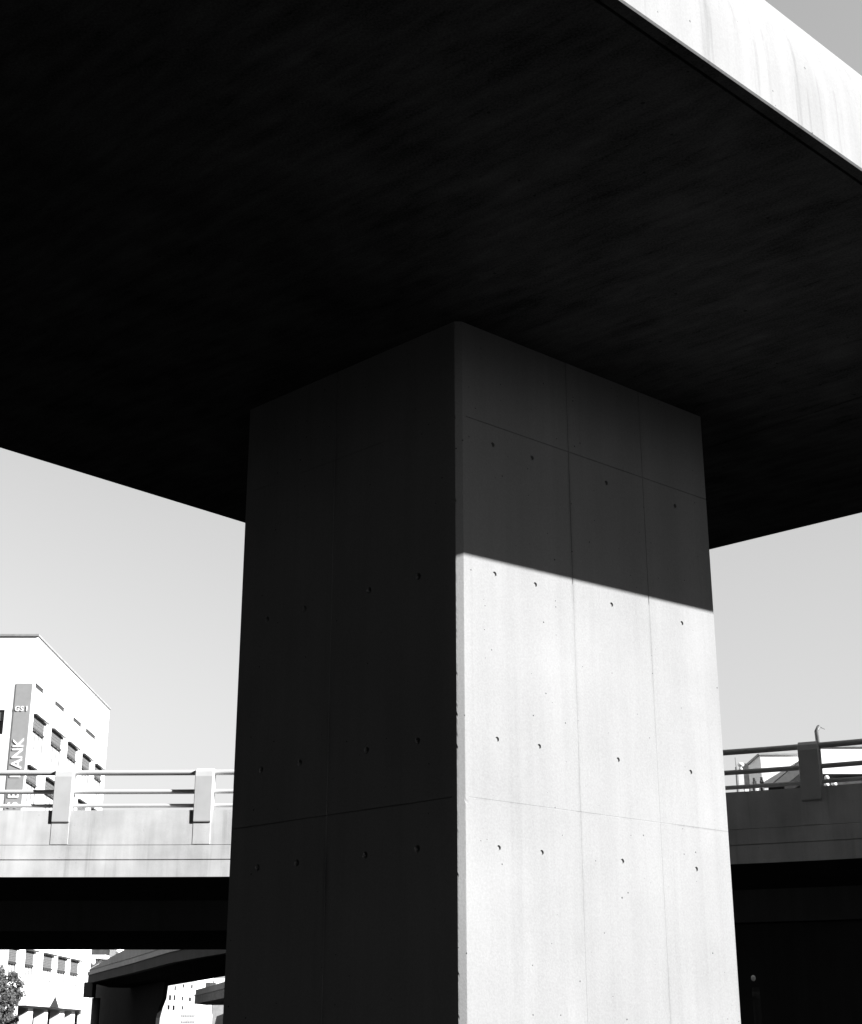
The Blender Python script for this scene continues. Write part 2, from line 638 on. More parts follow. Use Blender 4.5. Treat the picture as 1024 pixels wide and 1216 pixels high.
# invented bollard; its pale cap stands in for a small bright speck
bp = at_z(898, 1195, 1.75)
bp = ray(898, 1178)
t_ = 19.0 / bp.y
bp = bp * t_ + Vector((0, 0, EYE))
bl = empty('speck_post', (bp.x, bp.y, 0), 'invented pale-capped post in place of a bright speck right of the column', 'post')
m = MB()
m.tube([(bp.x, bp.y, 0), (bp.x, bp.y, bp.z + .05)], .045, 12)
m.build('shaft', M['dark'], bl)
m = MB()
m.sphere((bp.x - .02, bp.y, bp.z + .16), .028, .028, .036)
m.build('cap', M['palemetal'], bl)
m = MB()
m.tube([(bp.x, bp.y, bp.z - .09), (bp.x, bp.y, bp.z + .0)], .047, 12)
m.build('smudge_band', M['roofdark'], bl)  # dull band in place of a faint grey smear

# ------------------------------------------------------------------ white office building, left
BX, BY = -26.136, 95.0
ZR = 26.75
wb = empty('office_building', (BX, BY, 0), 'tall white rendered building with rows of shuttered windows and a vertical grey banner', 'building')
rows = [
    (23.42, 23.75, [(95.5, 97.7), (100.9, 103.7), (106.4, 109.1), (110.6, 114.0)], 'slit'),
    (19.45, 21.62, [(95.75, 98.75), (100.6, 103.6), (105.4, 108.2), (110.1, 112.8), (114.5, 117.0)], 'win'),
    (16.0, 18.18, [(95.3, 98.0), (100.1, 103.1), (105.0, 107.9), (109.8, 112.6), (114.3, 116.8)], 'win'),
    (12.4, 14.5, [(95.3, 98.0), (100.1, 103.1), (105.0, 107.9), (109.8, 112.6), (114.3, 116.8)], 'win'),
    (8.8, 10.7, [(95.3, 98.0), (100.1, 103.1), (105.0, 107.9), (109.8, 112.6), (114.3, 116.8)], 'win'),
    (5.15, 6.93, [(94.85 + .2, 97.0), (99.0, 101.2), (103.6, 106.2), (107.7, 110.2), (111.6, 114.1)], 'win'),
]
ops = []
for z0, z1, ys, kd in rows:
    for a, c in ys:
        ops.append((a - BY, c - BY, z0, z1))
ops.append((3.3, 20.6, .3, 3.45))
m = MB()
facade(m, (BX, BY, 0), (0, 1, 0), (1, 0, 0), 23.2, 0, ZR, ops, .12)
front_op = [(.0 + 30 - 4.0, 30 - 1.72, 20.2, 21.8), (.0 + 30 - 4.0, 30 - 1.72, 16.4, 18.0), (26, 28.28, 12.6, 14.2)]
facade(m, (BX - 30, BY, 0), (1, 0, 0), (0, -1, 0), 30, 0, ZR, front_op, .22)
m.add([(BX - 30, BY, ZR), (BX, BY, ZR), (BX, BY + 23.2, ZR), (BX - 30, BY + 23.2, ZR)], [(0, 1, 2, 3)])
m.add([(BX - 30, BY + 23.2, 0), (BX, BY + 23.2, 0), (BX, BY + 23.2, ZR), (BX - 30, BY + 23.2, ZR)], [(0, 1, 2, 3)])
m.add([(BX - 30, BY, 0), (BX - 30, BY + 23.2, 0), (BX - 30, BY + 23.2, ZR), (BX - 30, BY, ZR)], [(0, 1, 2, 3)])
m.build('wall', M['white'], wb)
m = MB()
m.box(BX - 30.1, BX + .1, BY - .1, BY + .25, ZR + .003, ZR + .14)
m.box(BX - .25, BX + .1, BY + .251, BY + 23.3, ZR + .003, ZR + .14)
m.build('roof_coping', M['coping'], wb)
m = MB()
m.box(BX - 1.6, BX - .4, BY + 12.2, BY + 13.2, ZR + .003, ZR + .55)
m.build('roof_vent', M['coping'], wb)


def window_right(y0, y1, z0, z1, slit):
    x = BX - .045
    if slit:
        m = MB()
        m.box(x - .07, x, y0, y1, z0, z1)
        w_ = m.build('window', M['glass'], wb, origin=(x, (y0 + y1) / 2, z0))
        return
    m = MB()
    zs = z1 - .82
    t = .07
    m.box(x - .06, x + .0, y0, y0 + t, z0, z1)
    m.box(x - .06, x + .0, y1 - t, y1, z0, z1)
    m.box(x - .06, x + .0, y0 + t, y1 - t, z0, z0 + t)
    wn = (y1 - y0)
    for k in (.34, .67):
        m.box(x - .06, x - .01, y0 + wn * k - .045, y0 + wn * k + .045, z0 + t, zs - .1)
    w_ = m.build('window', M['mullion'], wb, origin=(x, (y0 + y1) / 2, z0))
    m = MB()
    m.box(x - .074, x - .061, y0 + .001, y1 - .001, z0 + .001, zs - .1)
    m.build('pane', M['pane'], w_)
    m = MB()
    for k in range(8):
        za = zs + (z1 - zs) * k / 8
        m.box(x - .07, x + .02 + .01 * (k % 2), y0 + t + .01, y1 - t - .01, za, za + (z1 - zs) / 8 - .012)
    m.build('shutter', M['shade'], w_)
    m = MB()
    m.box(x - .08, x + .1, y0 + t, y1 - t, zs - .14, zs - .012)
    m.build('shutter_bar', M['glass'], w_)
    m = MB()
    m.box(x + .05, x + .26, y0 - .05, y1 + .35, z1 + .003, z1 + .10)
    m.build('shadow_hood', M['glass'], w_)  # near-black strip: the overhang's shadow is put into its colour


for z0, z1, ys, kd in rows:
    for a, c in ys:
        window_right(a, c, z0, z1, kd == 'slit')
for a, c, z0, z1 in front_op:
    m = MB()
    y = BY + .2
    m.box(BX - 30 + a, BX - 30 + c, y, y + .05, z0, z1)
    w_ = m.build('window', M['glass'], wb, origin=(BX - 30 + a, y, z0))
    m = MB()
    m.box(BX - 30 + a, BX - 30 + c, y - .1, y - .002, z1 - .7, z1 - .01)
    m.build('shutter', M['shade'], w_)
# canopy band with rounded end and a gabled notch
m = MB()
cp = [(98.2, 3.56), (98.2, 4.15), (98.6, 4.6), (99.4, 4.95), (100.6, 5.08), (115.95, 5.08), (115.95, 3.56), (106.9, 3.56), (105.6, 4.3), (104.2, 3.56)]
m.extrude([(BX + .002, y, z) for y, z in cp], (.55, 0, 0))
can = m.build('canopy', M['white'], wb)
m = MB()
m.extrude([(BX + .45, 104.25, 3.565), (BX + .45, 106.85, 3.565), (BX + .45, 105.6, 4.28)], (.1, 0, 0))
m.build('gable_infill', M['dark'], can)  # flush near-black triangle filling the notch
yy = 106.8
while yy < 111.0:                              # small illegible lettering on the canopy
    w_, h = random.uniform(.14, .3), random.uniform(.2, .32)
    if random.random() < .88:
        m = MB()
        m.extrude([(BX + .552, yy, 4.3), (BX + .552, yy + w_, 4.3), (BX + .552, yy + w_, 4.3 + h * .25), (BX + .552, yy + w_ * .4, 4.3 + h * .3),
                   (BX + .552, yy + w_ * .4, 4.3 + h * .8), (BX + .552, yy + w_, 4.3 + h), (BX + .552, yy, 4.3 + h)], (.02, 0, 0))
        m.build('letter', M['grey'], can)
    yy += w_ + .08
m = MB()
m.box(BX + .552, BX + .58, 108.6, 110.3, 4.0, 4.1)
m.build('sign_line', M['grey'], can)
m = MB()
m.box(BX - 2.2, BX - 2.1, 98.3, 115.6, .3, 3.45)
m.build('shop_glazing', M['glass'], wb)
for y0, y1 in ((100.9, 102.2), (105.2, 106.2), (109.6, 111.0), (113.0, 114.3)):
    m = MB()
    m.box(BX - .7, BX - .02, y0, y1, .301, 3.449)
    m.build('shop_pillar', M['white'], wb)

# banner on the front face
bn = MB()
bn.box(BX - 1.10, BX - .05, BY - .05, BY - .012, 14.9, 23.55)
ban = bn.build('banner', M['banner'], wb)


def letters(body, size, loc, down, parent):
    """white letters on the banner, one mesh each; down=True reads upwards, letters lying on their backs"""
    rot = (pi / 2, -pi / 2, 0) if down else (pi / 2, 0, 0)
    adv = size * .70
    for i, ch in enumerate(body):
        if ch == ' ':
            continue
        cu = bpy.data.curves.new('letter', 'FONT')
        cu.body = ch
        cu.size = size
        cu.extrude = .02
        cu.offset = .008
        cu.align_x = 'CENTER'
        cu.align_y = 'CENTER'
        to = bpy.data.objects.new('letter', cu)
        me = bpy.data.meshes.new_from_object(to)
        bpy.data.objects.remove(to)
        bpy.data.curves.remove(cu)
        me.name = 'letter'
        me.materials.clear()
        me.materials.append(M['letter'])
        o = bpy.data.objects.new('letter', me)
        COL.objects.link(o)
        o.parent = parent
        k = (i - (len(body) - 1) / 2) * adv
        p = Vector(loc) + (Vector((0, 0, k)) if down else Vector((k, 0, 0)))
        o.location = p - ORG[parent]
        o.rotation_euler = rot
        ORG[o] = p


letters('GSI', .44, (BX - .58, BY - .072, 21.85), False, ban)
letters('SE BANK', .95, (BX - .58, BY - .072, 17.6), True, ban)

# ------------------------------------------------------------------ tree by the white building
tp = at_y(8, 1180, 80)
tr = empty('street_tree', (tp.x - .3, 80, 0), 'small leafy tree in front of the white building at the lower left edge', 'tree')
bx, by = tp.x - .3, 80
m = MB()
m.tube([(bx, by, 0), (bx + .05, by, 1.0), (bx - .03, by + .05, 1.9), (bx + .08, by, 2.8), (bx + .05, by, 4.3)], .14, 9, .03)
for k in range(9):
    a = k * 2.4
    z = 1.5 + k * .22
    m.tube([(bx, by, z), (bx + .5 * cos(a), by + .5 * sin(a), z + .35), (bx + 1.0 * cos(a), by + .9 * sin(a), z + .85)], .05, 6, .012)
m.build('trunk', M['bark'], tr)
m = MB()
cl = []
for k in range(62):
    t = random.uniform(0, 1)
    z = 1.4 + 3.7 * t
    rr = 1.25 * (1 - (t - .35)**2 * 1.6) * random.uniform(.35, 1)
    a = random.uniform(0, 2 * pi)
    cl.append((bx + rr * cos(a) + .25 * sin(z * 2), by + rr * sin(a), z, random.uniform(.18, .42)))
for (x, y, z, r) in cl:
    for k in range(150):
        d = Vector((random.gauss(0, 1), random.gauss(0, 1), random.gauss(0, .8))).normalized() * r * random.random()**.5
        c = Vector((x, y, z)) + d
        a = Vector((random.gauss(0, 1), random.gauss(0, 1), random.gauss(0, 1))).normalized()
        b_ = a.orthogonal().normalized()
        s = random.uniform(.05, .10)
        m.add([c + a * s, c + b_ * s * .55, c - a * s, c - b_ * s * .55], [(0, 1, 2, 3)])
m.build('crown', M['leaf'], tr)

# ------------------------------------------------------------------ far ramps below the viaduct, left
ZB = 4.35
rp = [at_z(x, y, ZB) for x, y in ((104, 1168), (110, 1166.6), (130, 1161.8), (155, 1156), (178, 1150), (201, 1144), (235, 1137.5), (268, 1132))]
rp = [Vector((p.x, p.y)) for p in rp]
d_ = (rp[-1] - rp[-2]).normalized()
rp += [rp[-1] + d_ * 5 + Vector((.8, 0)), rp[-1] + d_ * 8 + Vector((2, 0))]
rE = empty('curved_ramp', (rp[0].x, rp[0].y, 0), 'grey curved concrete ramp with parapet seen under the viaduct on the left', 'ramp')
rp_s = []
for a, b_ in zip(rp, rp[1:]):
    for k in range(4):
        rp_s.append(a.lerp(b_, k / 4))
rp_s.append(rp[-1])
m = MB()
m.sweep(rp_s, [(0, ZB), (0, ZB + .40), (.02, ZB + .401), (4.4, ZB + .401), (4.4, ZB + .1), (4.4, ZB + .05), (.3, ZB + .05), (.3, ZB)])
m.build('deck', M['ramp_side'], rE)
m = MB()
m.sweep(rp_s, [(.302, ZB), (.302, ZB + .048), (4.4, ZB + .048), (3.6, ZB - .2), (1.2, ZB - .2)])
m.build('underside', M['under_ramp_shade'], rE)
m = MB()
m.sweep(rp_s, [(-.05, ZB + .405), (-.05, ZB + .58), (.04, ZB + .60), (.04, ZB + .66), (.0, ZB + .67), (.0, ZB + 1.5), (.25, ZB + 1.5), (.25, ZB + .405)])
xr0 = rp[0].x
m.v = [(x, y, z if z < ZB + 1 else ZB + .70 + .8 * min(1, max(0, (y - 62) / -(rp[0].y - 62) + 1))) for x, y, z in m.v]
m.build('parapet', M['ramp'], rE)
pc = at_y(107, 1174, rp[0].y - 1.5)
pE = empty('ramp_pier', (pc.x + .3, rp[0].y - 1.0, 0), 'round grey pier with square cap under the left end of the curved ramp', 'pier')
px_, py_ = pc.x + .3, rp[0].y - .6
m = MB()
px_ = at_y(107, 1175, py_).x
m.box(px_ - .24, px_ + .24, py_ - .5, py_ + .4, 3.62, ZB + .03)
m.build('cap', M['ramp_side'], pE, bevel=.03)
m = MB()
m.tube([(px_ + .26, py_ + .5, 0), (px_ + .26, py_ + .5, 3.61)], .22, 20)
m.build('shaft', M['ramp_side'], pE)
# abutment under the ramp with battered right end
PA, PB = at_y(118, 1200, 96), at_y(195, 1200, 72)


def on_ab(px, py):
    d = ray(px, py)
    nn = Vector((PB.y - PA.y, -(PB.x - PA.x)))
    return d * ((nn.x * PA.x + nn.y * PA.y) / (nn.x * d.x + nn.y * d.y)) + Vector((0, 0, EYE))


ab = [on_ab(x, y) for x, y in ((112, 1230), (182, 1230), (185.5, 1209), (189, 1196), (193, 1186), (195.5, 1172), (112, 1160))]
ab = [(p.x, p.y, p.z) for p in ab]
ab[0] = (ab[0][0], ab[0][1], 0)
ab[1] = (ab[1][0], ab[1][1], 0)
ab[5] = (ab[5][0], ab[5][1], 4.1)
ab[6] = (ab[6][0], ab[6][1], 5.0)
m = MB()
m.extrude(ab, (.1, .5, 0))
tag(m.build('abutment_wall', M['under_ramp_shade'], None, origin=ab[0]), 'abutment wall painted black as the shade under the curved ramp with a battered end', 'wall')

# white block glimpsed beyond the ramp
fb = empty('apartment_block', at_y(208, 1225, 150).xy.to_3d(), 'small white block with punched windows glimpsed beyond the curved ramp', 'building')
yF = 150.0
fa, fc = at_y(184, 1200, yF), at_y(232.5, 1180, yF)
wops = []
for x, y, hw, hh in ((201.8, 1185, 1.5, 3), (207, 1185, 1.2, 3), (200, 1196.4, 1.5, 2.6), (206, 1197, 1.5, 2.8), (216.6, 1186, 1, 2.2), (225.5, 1187, 1.4, 2.2),
                     (208, 1173.7, 1, 2.4), (218, 1171, 1, 2), (227.8, 1171.8, 1, 2), (216.6, 1197, 1, 2)):
    p, q = at_y(x - hw, y + hh, yF), at_y(x + hw, y - hh, yF)
    wops.append((p.x - fa.x, q.x - fa.x, p.z, q.z))
m = MB()
# windows overlap in rows only, so the facade grid is fine
facade(m, (fa.x, yF, 0), (1, 0, 0), (0, -1, 0), fc.x - fa.x, 0, 8.2, wops, .3)
m.box(fa.x, fc.x, yF + .31, yF + 12, 0, 8.19)
m.build('wall', M['white'], fb)
for a, c, z0, z1 in wops:
    m = MB()
    m.box(fa.x + a, fa.x + c, yF + .25, yF + .29, z0, z1)
    m.build('window', M['glass'], fb)
# second ramp further right
ZC = 4.3
r2 = [at_z(x, y, ZC) for x, y in ((231, 1192.3), (250, 1188.6), (267, 1185.0), (283, 1180))]
r2 = [Vector((p.x, p.y)) for p in r2]
r2.append(r2[-1] + (r2[-1] - r2[-2]).normalized() * 10)
r2E = empty('second_ramp', (r2[0].x, r2[0].y, 0), 'smaller grey ramp deck carrying a white truck, farther right beyond the curved ramp', 'ramp')
m = MB()
m.sweep(r2, [(0, ZC), (0, ZC + .62), (.02, ZC + .621), (8, ZC + .621), (8, ZC), (1, ZC - .1)])
m.build('deck', M['roofdark'], r2E)
m = MB()
m.sweep(r2, [(-.06, ZC + .63), (-.06, ZC + .72), (.05, ZC + .74), (.05, ZC + 1.12), (.3, ZC + 1.12), (.3, ZC + .63)])
m.build('parapet', M['ramp_side'], r2E)


def vehicle(name, label, cat, o, u, L_, H_, Wd, cab, paint, group=None):
    """boxy van or truck: body, cab, windscreen, wheels; o ground point, u travel direction"""
    u = Vector(u).normalized()
    n_ = Vector((-u.y, u.x))
    e = empty(name, o, label, cat, group)
    o2 = Vector((o[0], o[1]))
    z = o[2]
    m = MB()
    m.obox(o2 - u * (cab / 2), u, n_, (L_ - cab) / 2 - .03, Wd / 2, z + .45, z + H_)
    m.build('cargo_box', M[paint], e, bevel=.06)
    m = MB()
    hx = L_ / 2
    pr = [(hx - cab, .4), (hx, .4), (hx, 1.1), (hx - .25, 1.35), (hx - .6, H_ * .82), (hx - cab, H_ * .84)]
    vs = []
    for s_ in (-1, 1):
        for a, zz_ in pr:
            p = o2 + u * a + n_ * (Wd / 2 * .96 * s_)
            vs.append((p.x, p.y, z + zz_))
    k = len(pr)
    m.add(vs, [tuple(range(k)), tuple(range(2 * k - 1, k - 1, -1))] + [(i, k + i, k + (i + 1) % k, (i + 1) % k) for i in range(k)])
    m.build('cab', M[paint], e, bevel=.05)
    m = MB()
    vs = []
    for s_ in (-1, 1):
        for a, zz_ in ((hx - .27, 1.38), (hx - .57, H_ * .80)):
            p = o2 + u * (a + .03) + n_ * (Wd / 2 * .8 * s_)
            vs.append((p.x, p.y, z + zz_))
    m.add(vs, [(0, 1, 3, 2)])
    m.build('windscreen', M['glass'], e)
    for a in (-L_ * .3, L_ * .33):
        for s_ in (-1, 1):
            p = o2 + u * a + n_ * (Wd / 2 * s_)
            q = p - n_ * (.25 * s_)
            m = MB()
            m.tube([(p.x, p.y, z + .42), (q.x, q.y, z + .42)], .42, 16)
            m.build('wheel', M['tyre'], e)


tq = r2[2] + Vector((-.9, 2.3))
du = (r2[3] - r2[1]).normalized()
nu = Vector((-du.y, du.x))
c1 = at_z(258, 1169, ZC + 2.6)
vehicle('box_truck', 'white box truck driving on the second ramp', 'truck', (c1.x + .5, c1.y + .5, ZC + .621), -nu.xy if False else (-1, .25), 3.6, 2.55, 2.0, 1.2, 'paint_white')
c2 = at_z(236, 1171, ZC + 2.2)
vehicle('dark_van', 'dark van on the second ramp just left of the white truck', 'van', (c2.x, c2.y + 3, ZC + .621), (-1, .25), 2.2, 2.0, 1.7, .8, 'paint_dark')
c3 = at_z(153, 1131.5, ZB + 2.0)
vehicle('white_van', 'white van on the curved ramp with only its roof showing', 'van', (c3.x, c3.y, ZB + .402), (.5, -1), 2.4, 2.0, 1.7, .8, 'paint_white')
# fence and low wall at the foot of the white block
f0, f1 = at_y(216, 1208, 135), at_y(232.5, 1208, 135)
fE = empty('wire_fence', (f0.x, 135, 0), 'pale mesh fence at the foot of the small white block', 'fence')
m = MB()
for k in range(9):
    x = f0.x + (f1.x - f0.x) * k / 8
    m.box(x - .05, x + .05, 134.97, 135.03, 0, 3.55)
m.build('fence_post', M['frame'], fE)
m = MB()
for z in (2.2, 2.6, 3.0, 3.5):
    m.box(f0.x, f1.x, 134.9, 134.96, z - .06, z + .06)
m.build('fence_rail', M['frame'], fE)
w0, w1 = at_y(246, 1211, 100), at_y(268, 1203, 100)
m = MB()
m.extrude([(w0.x, 100, 0), (w1.x + 2, 100, 0), (w1.x + 2, 100, w1.z), (w1.x, 100, w1.z), (w0.x + .6, 100, w0.z + .2)], (0, .5, 0))
tag(m.build('low_wall', M['grey'], None, origin=(w0.x, 100, 0)), 'low grey wall with sloping top beneath the second ramp', 'wall')
# flat-roofed low building between the white building and the ramp
yL = 128.0
a, b_ = at_y(98, 1160, yL), at_y(113, 1139, yL)
lE = empty('flat_roofed_house', (a.x, yL, 0), 'low pale building with white roof ledge behind the left end of the curved ramp', 'building')
m = MB()
m.box(a.x - 4, b_.x + .3, yL, yL + 8, 0, b_.z - .02)
m.build('wall', M['white'], lE)
e0, e1 = at_y(98, 1141, yL), at_y(127, 1137.5, yL)
m = MB()
m.box(a.x - 4, e1.x, yL - .8, yL + 8.5, b_.z, b_.z + .3)
m.build('roof_ledge', M['white'], lE)
m = MB()
m.box(a.x - 4, at_y(134, 1130, yL).x, yL + 1, yL + 8, b_.z + .303, b_.z + 1.6)
m.build('roof_plant', M['roofdark'], lE)
m = MB()
m.sphere((at_y(113, 1143, yL).x, yL - 1.2, at_y(113, 1143, yL).z), .3)
m.build('globe_lamp', M['palemetal'], lE)
# grey hall closing the view behind the ramp parapet
h0, h1 = at_y(112, 1150, 150), at_y(300, 1100, 150)
m = MB()
m.box(h0.x, h1.x, 165, 180, 0, 12.5)
tag(m.build('grey_hall', M['grey'], None, origin=(h0.x, 165, 0)), 'long plain grey hall rising behind the parapet of the curved ramp', 'building')

# ------------------------------------------------------------------ buildings beyond the viaduct, right
Y1 = 110.0
cA = at_y(903, 895, Y1)
eA = at_x(885.5, 913, cA.x)
aE = empty('white_block', (cA.x, Y1, 0), 'white flat-roofed block with grey shaded left side, behind the railing left of its post', 'building')
m = MB()
xr = at_y(962, 900, Y1).x
m.box(cA.x, xr, Y1, eA.y, 0, cA.z - .12)
m.build('wall', M['white'], aE)
m = MB()
m.box(cA.x - .12, xr, Y1 - .1, Y1 + .25, cA.z - .117, cA.z)
m.box(cA.x - .12, cA.x + .3, Y1 + .251, eA.y, cA.z - .117, cA.z + .05)
m.build('roof_coping', M['coping'], aE)
for x0, x1, yt in ((895, 898.5, 927.5), (904, 907, 926.5)):
    p, q = at_y(x0, yt, Y1 - 3), at_y(x1, yt, Y1 - 3)
    m = MB()
    m.box(p.x, q.x, Y1 - 3, Y1 - 2.6, 0, p.z)
    m.tube([((p.x + q.x) / 2, Y1 - 2.8, p.z + .01), ((p.x + q.x) / 2, Y1 - 2.8, p.z + .25)], .1, 10)
    tag(m.build('chimney', M['roofdark'], None, origin=(p.x, Y1 - 3, 0)),
        'dark chimney below the grey side of the white block, ' + ('left one of two' if x0 < 900 else 'right one of two'), 'chimney', 'chimneys below the white block')
Y2 = 104.0
cB = at_y(971, 886, Y2)
xe = at_y(964, 888, Y2 + 8).x
bE = empty('large_white_block', (cB.x, Y2, 0), 'wide plain white block seen through the right railing right of the post', 'building')
m = MB()
m.prism([(cB.x, Y2), (cB.x + 12, Y2), (cB.x + 12, Y2 + 8), (cB.x - .15, Y2 + 8)], 0, cB.z - .1)
m.build('wall', M['white'], bE)
m = MB()
m.prism([(cB.x - .1, Y2 - .1), (cB.x + 12, Y2 - .1), (cB.x + 12, Y2 + .2), (cB.x - .1, Y2 + .2)], cB.z - .097, cB.z)
m.build('roof_coping', M['coping'], bE)
p, q = at_y(964.5, 887, Y2 - .6), at_y(970.5, 927, Y2 - .6)
m = MB()
m.box(p.x + .1, q.x - .02, Y2 + .2, Y2 + 5, 0, cB.z - .35)
m.build('shaded_side', M['grey'], bE)  # grey box: the block's shaded left side put into colour
# bent flue on that roof
fp = at_y(971.8, 882, Y2 + 1)
m = MB()
q1, q2, q3 = at_y(969.8, 868.5, Y2 + 1), at_y(972.6, 863, Y2 + 1), at_y(980, 866, Y2 + 1)
m.tube([(fp.x, Y2 + 1, cB.z - .1), tuple(q1), tuple(q2)], .15, 8)
m.tube([tuple(q2), tuple(q3)], .03, 6)
m.sphere(tuple(q2), .13)
tag(m.build('roof_flue', M['metal'], None, origin=(fp.x, Y2 + 1, cB.z - .1)), 'bent dark pipe standing on the roof of the wide white block', 'pipe')
# dark flat roof in front
Y3 = 99.0
r0, r1_ = at_y(972, 919.5, Y3), at_y(1022, 920.5, Y3)
dE = empty('dark_roofed_hall', (r0.x, Y3, 0), 'dark low hall below the wide white block, with pale vents along it', 'building')
m = MB()
m.box(r0.x, r0.x + 12, Y3, Y3 + 4.5, 0, r0.z - .1)
m.build('wall', M['roofdark'], dE)
m = MB()
m.box(r0.x - .1, r0.x + 12.1, Y3 - .2, Y3 + 4.6, r0.z - .097, r0.z)
m.build('roof', M['dark'], dE)
for x, y, r in ((982, 923.6, .17), (982, 932, .17), (991, 931.4, .19)):
    p = at_y(x, y, Y3 - .35)
    m = MB()
    m.sphere((p.x, p.y, p.z), r, r, r * .9)
    m.tube([(p.x, p.y, p.z), (p.x, p.y + .34, p.z)], .05, 8)
    tag(m.build('wall_vent', M['palemetal'], None, origin=tuple(p)),
        {(982, 923.6): 'round pale vent on the dark hall, the one above the lower rail', (982, 932): 'round pale vent on the dark hall below the rail, nearer the post',
         (991, 931.4): 'round pale vent on the dark hall below the rail, farther from the post'}[(x, y)], 'vent', 'pale vents on the dark hall')
# slanted slab before the white block, a cast shadow built as a shape
Y4 = 101.0
pp = [at_y(x, y, Y4) for x, y in ((956, 899.5), (918, 931.5), (932, 933), (958, 912.5))]
sE = empty('shadow_slab', (pp[1].x, Y4, 0), 'grey slanted slab over black fill, standing in for shadow on the white block', 'building')
m = MB()
m.extrude([tuple(p) for p in pp], (0, 5, 0))
m.build('roof', M['shadow_grey'], sE)  # grey slab in place of a shadow across the white wall
m = MB()
m.extrude([(pp[2].x, Y4 + .05, 0), (pp[3].x + 1, Y4 + .05, 0), (pp[3].x + 1, Y4 + .05, pp[3].z), (pp[3].x, Y4 + .05, pp[3].z - .02), (pp[2].x, Y4 + .05, pp[2].z - .02)], (0, 4.9, 0))
m.build('shade_fill', M['dark'], sE)  # near-black fill for the shade below the slab
# service tower, radome and mast at the left end of the right view
Y5 = 108.0
t0, t1 = at_y(881.5, 908, Y5), at_y(889, 908, Y5)
m = MB()
m.box(t0.x, t1.x, Y5, Y5 + 1.0, 0, at_y(885, 908.5, Y5).z)
m.box(t0.x + .1, t1.x - .1, Y5 + .1, Y5 + .9, at_y(885, 908.5, Y5).z + .001, at_y(885, 906.5, Y5).z)
tag(m.build('service_tower', M['roofdark'], None, origin=(t0.x, Y5, 0)), 'narrow dark tower against the left end of the white block', 'tower')
rd = at_y(880, 908.3, 106)
rE_ = empty('radome', (rd.x, 106, 0), 'white ball dome on a pale stand beside the thin mast', 'dome')
m = MB()
m.sphere(tuple(rd), .24, .24, .17)
m.build('shell', M['palemetal'], rE_)
m = MB()
m.tube([(rd.x - .02, 106, rd.z - .16), (rd.x - .02, 106, rd.z - .45)], .06, 10, .22)
m.box(rd.x - .28, rd.x + .12, 105.8, 106.2, 0, rd.z - .46)
m.build('stand', M['frame'], rE_)
mp_ = at_y(874.5, 938, 105)
mt = at_y(874.5, 911, 105)
mtop = at_y(873.2, 899.5, 105)
m = MB()
m.tube([(mt.x, 105, 0), (mt.x, 105, mt.z)], .075, 8)
m.tube([(mt.x, 105, mt.z - .01), (mt.x - .03, 105, mtop.z)], .022, 6)
tag(m.build('antenna_mast', M['metal'], None, origin=(mt.x, 105, 0)), 'thin dark antenna mast at the left end of the right railing view', 'mast')
# parked roofs just above the viaduct wall
for i, (x, y, w_, h_, mt_, lb) in enumerate(((887.5, 938, 4.5, 3, 'paint_white', 'white roof light left of the two chimneys'),
                                            (900, 937, 3, 3, 'palemetal', 'small pale roof light between the two chimneys'),
                                            (910.5, 936.5, 4.5, 2.6, 'frame', 'pale roof light under the corner of the white block'))):
    p = at_y(x, y, 96)
    sc = 96 / 1750
    m = MB()
    m.box(p.x - w_ * sc / 2, p.x + w_ * sc / 2, 96, 96.4, p.z - .6, p.z + h_ * sc / 2)
    m.box(p.x - w_ * sc / 2 - .03, p.x + w_ * sc / 2 + .03, 95.97, 96.43, p.z + h_ * sc / 2 + .001, p.z + h_ * sc / 2 + .04)
    tag(m.build('roof_light', M[mt_], None, origin=(p.x, 96, p.z - .6)), lb, 'roof light', 'roof lights on the grey low house')
p, q = at_y(874, 939.5, 95.5), at_y(958, 936, 95.5)
m = MB()
m.box(p.x, q.x, 95.4, 99, 0, p.z - .12)
m.box(p.x - .05, q.x, 95.3, 95.39, p.z - .3, p.z - .08)
tag(m.build('low_house', M['roofdark'], None, origin=(p.x, 95.4, 0)), 'long dark low building showing just above the viaduct wall on the right', 'building')

# ------------------------------------------------------------------ unseen light blockers, added beside and behind the viewpoint
m = MB()
m.prism([(-34, -30), (-6, -30), (-6, -16), (21, -16), (21, .8), (8, .8), (8, 12.2), (2.2, 12.2), (2.2, 23.5), (-34, 23.5)], 12.5, 13.6)
m.box(-34, 2.0, 23, 23.4, 13.603, 14.6)
tag(m.build('sky_block_deck', M['soffit'], None, origin=(-10, -5, 12.5)), 'added unseen slab overhead that blocks sky light and sun', 'bridge deck')  # added out of view to keep sky and sun off the surfaces below


m = MB()
m.prism([(7.3, 6.6), (12.3, 6.6), (12.3, 18.8), (2.3, 18.8), (2.3, 16.8), (7.3, 16.8)], 12.4, 13.4)
tag(m.build('sky_block_slab', M['soffit'], None, origin=(7.3, 6.6, 12.4)), 'added unseen slab high above that blocks sky light from the viaduct', 'bridge deck')  # unseen slab, placed to darken the right part of the viaduct


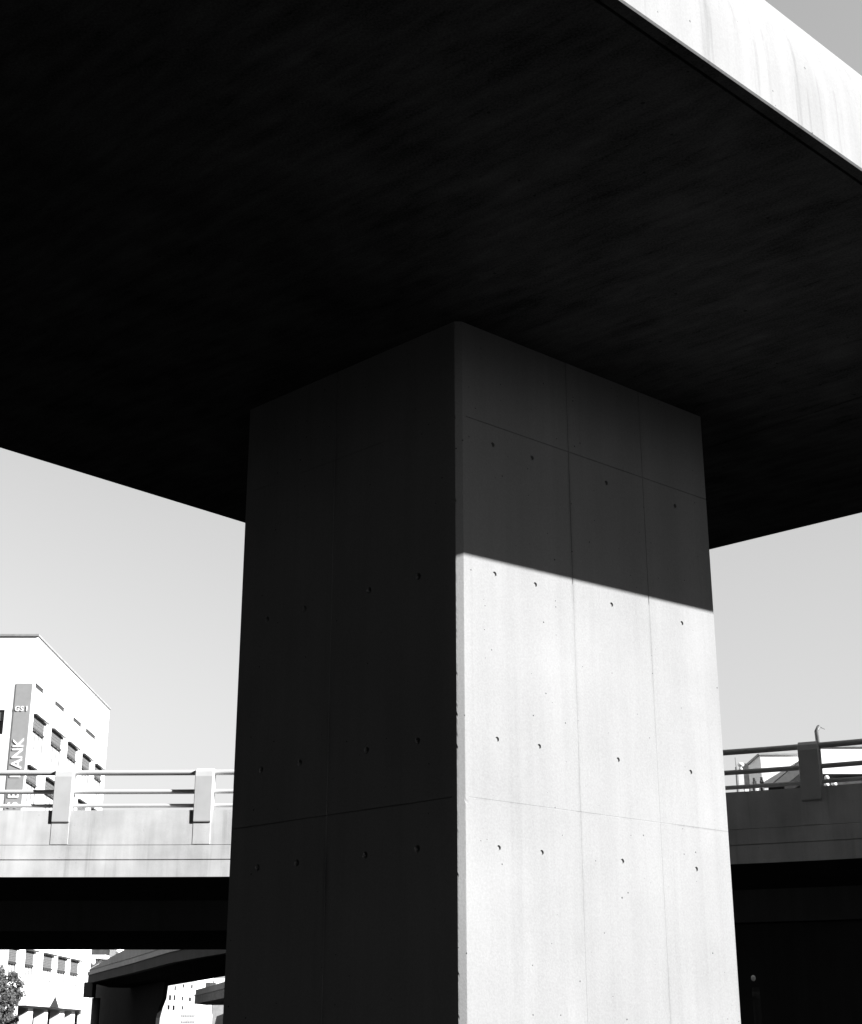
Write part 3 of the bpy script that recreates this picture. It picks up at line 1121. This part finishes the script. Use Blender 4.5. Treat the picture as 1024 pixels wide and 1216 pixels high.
def block(name, label, x0, x1, y0, y1, h, mat):
    e = empty(name, ((x0 + x1) / 2, (y0 + y1) / 2, 0), label, 'building')
    m = MB()
    m.box(x0, x1, y0, y1, 0, h)
    m.build('wall', M[mat], e)
    m = MB()
    for (a, b_, c, d, n_) in ((x0 - .05, x0 - .002, y0, y1, 'x'), (x1 + .002, x1 + .05, y0, y1, 'x'), (x0, x1, y1 + .002, y1 + .05, 'y')):
        z = 1.2
        while z < h - 2:
            if n_ == 'x':
                yy_ = c + 1
                while yy_ < d - 2:
                    m.box(a, b_, yy_, yy_ + 1.5, z, z + 1.6)
                    yy_ += 3
            else:
                xx_ = a + 1
                while xx_ < b_ - 2:
                    m.box(xx_, xx_ + 1.5, c, d, z, z + 1.6)
                    xx_ += 3
            z += 3.4
    m.build('window_glazing', M['glass'], e)
    m = MB()
    m.box(x0 - .2, x1 + .2, y0 - .2, y1 + .2, h + .003, h + .4)
    m.build('roof', M['roofdark'], e)


block('light_block_low', 'added unseen low dark block on the right that cuts ground and horizon light', 26, 44, -3, 11.9, 7.5, 'brick')  # unseen, added to darken the ground and the low sky
block('sun_block_right', 'added unseen taller dark block on the right that shades the viaduct', 26, 44, 12, 68, 19.8, 'brick')  # unseen, added to keep sun off the viaduct's right part
block('sky_block_rear', 'added unseen tall dark block behind the viewpoint that hides sky', -44, 6, -60, -30.5, 42, 'brick')  # unseen, added to hide the sky behind the viewpoint
block('sky_block_slim', 'added unseen slim dark block right of the column that hides sky', 12.5, 20, 8, 14.5, 27, 'brick')  # unseen, added to take more sky away from the viaduct
block('sky_block_left', 'added unseen dark block left of the column that hides sky', -36, -17, -29, 20, 13, 'brick')  # unseen, added to darken the column's left face

# ------------------------------------------------------------------ light
EL, AZ = radians(27.85), radians(112.0)        # azimuth clockwise from +Y
sd = Vector((cos(EL) * sin(AZ), cos(EL) * cos(AZ), sin(EL)))
sl = bpy.data.lights.new('sun', 'SUN')
sl.energy = 5
sl.angle = radians(.5)
sl.color = (1, 1, 1)
so = bpy.data.objects.new('sun', sl)
COL.objects.link(so)
so.rotation_euler = sd.to_track_quat('Z', 'Y').to_euler()
so.location = (30, -12, 20)
w = bpy.data.worlds.new('World')
S.world = w
S.cycles.diffuse_bounces = 3
w.use_nodes = True
n, l = w.node_tree.nodes, w.node_tree.links
t = n.new('ShaderNodeTexSky')
t.sky_type = 'NISHITA'
t.sun_disc = False
t.sun_elevation = EL
t.sun_rotation = AZ
t.air_density = 3.3
t.dust_density = .6
bw = n.new('ShaderNodeRGBToBW')              # black-and-white film
l.new(t.outputs[0], bw.inputs[0])
l.new(bw.outputs[0], n['Background'].inputs['Color'])
n['Background'].inputs['Strength'].default_value = .05
vs_ = S.view_settings
vs_.view_transform = 'Standard'
vs_.look = 'None'
vs_.exposure = 1.68
vs_.gamma = 1
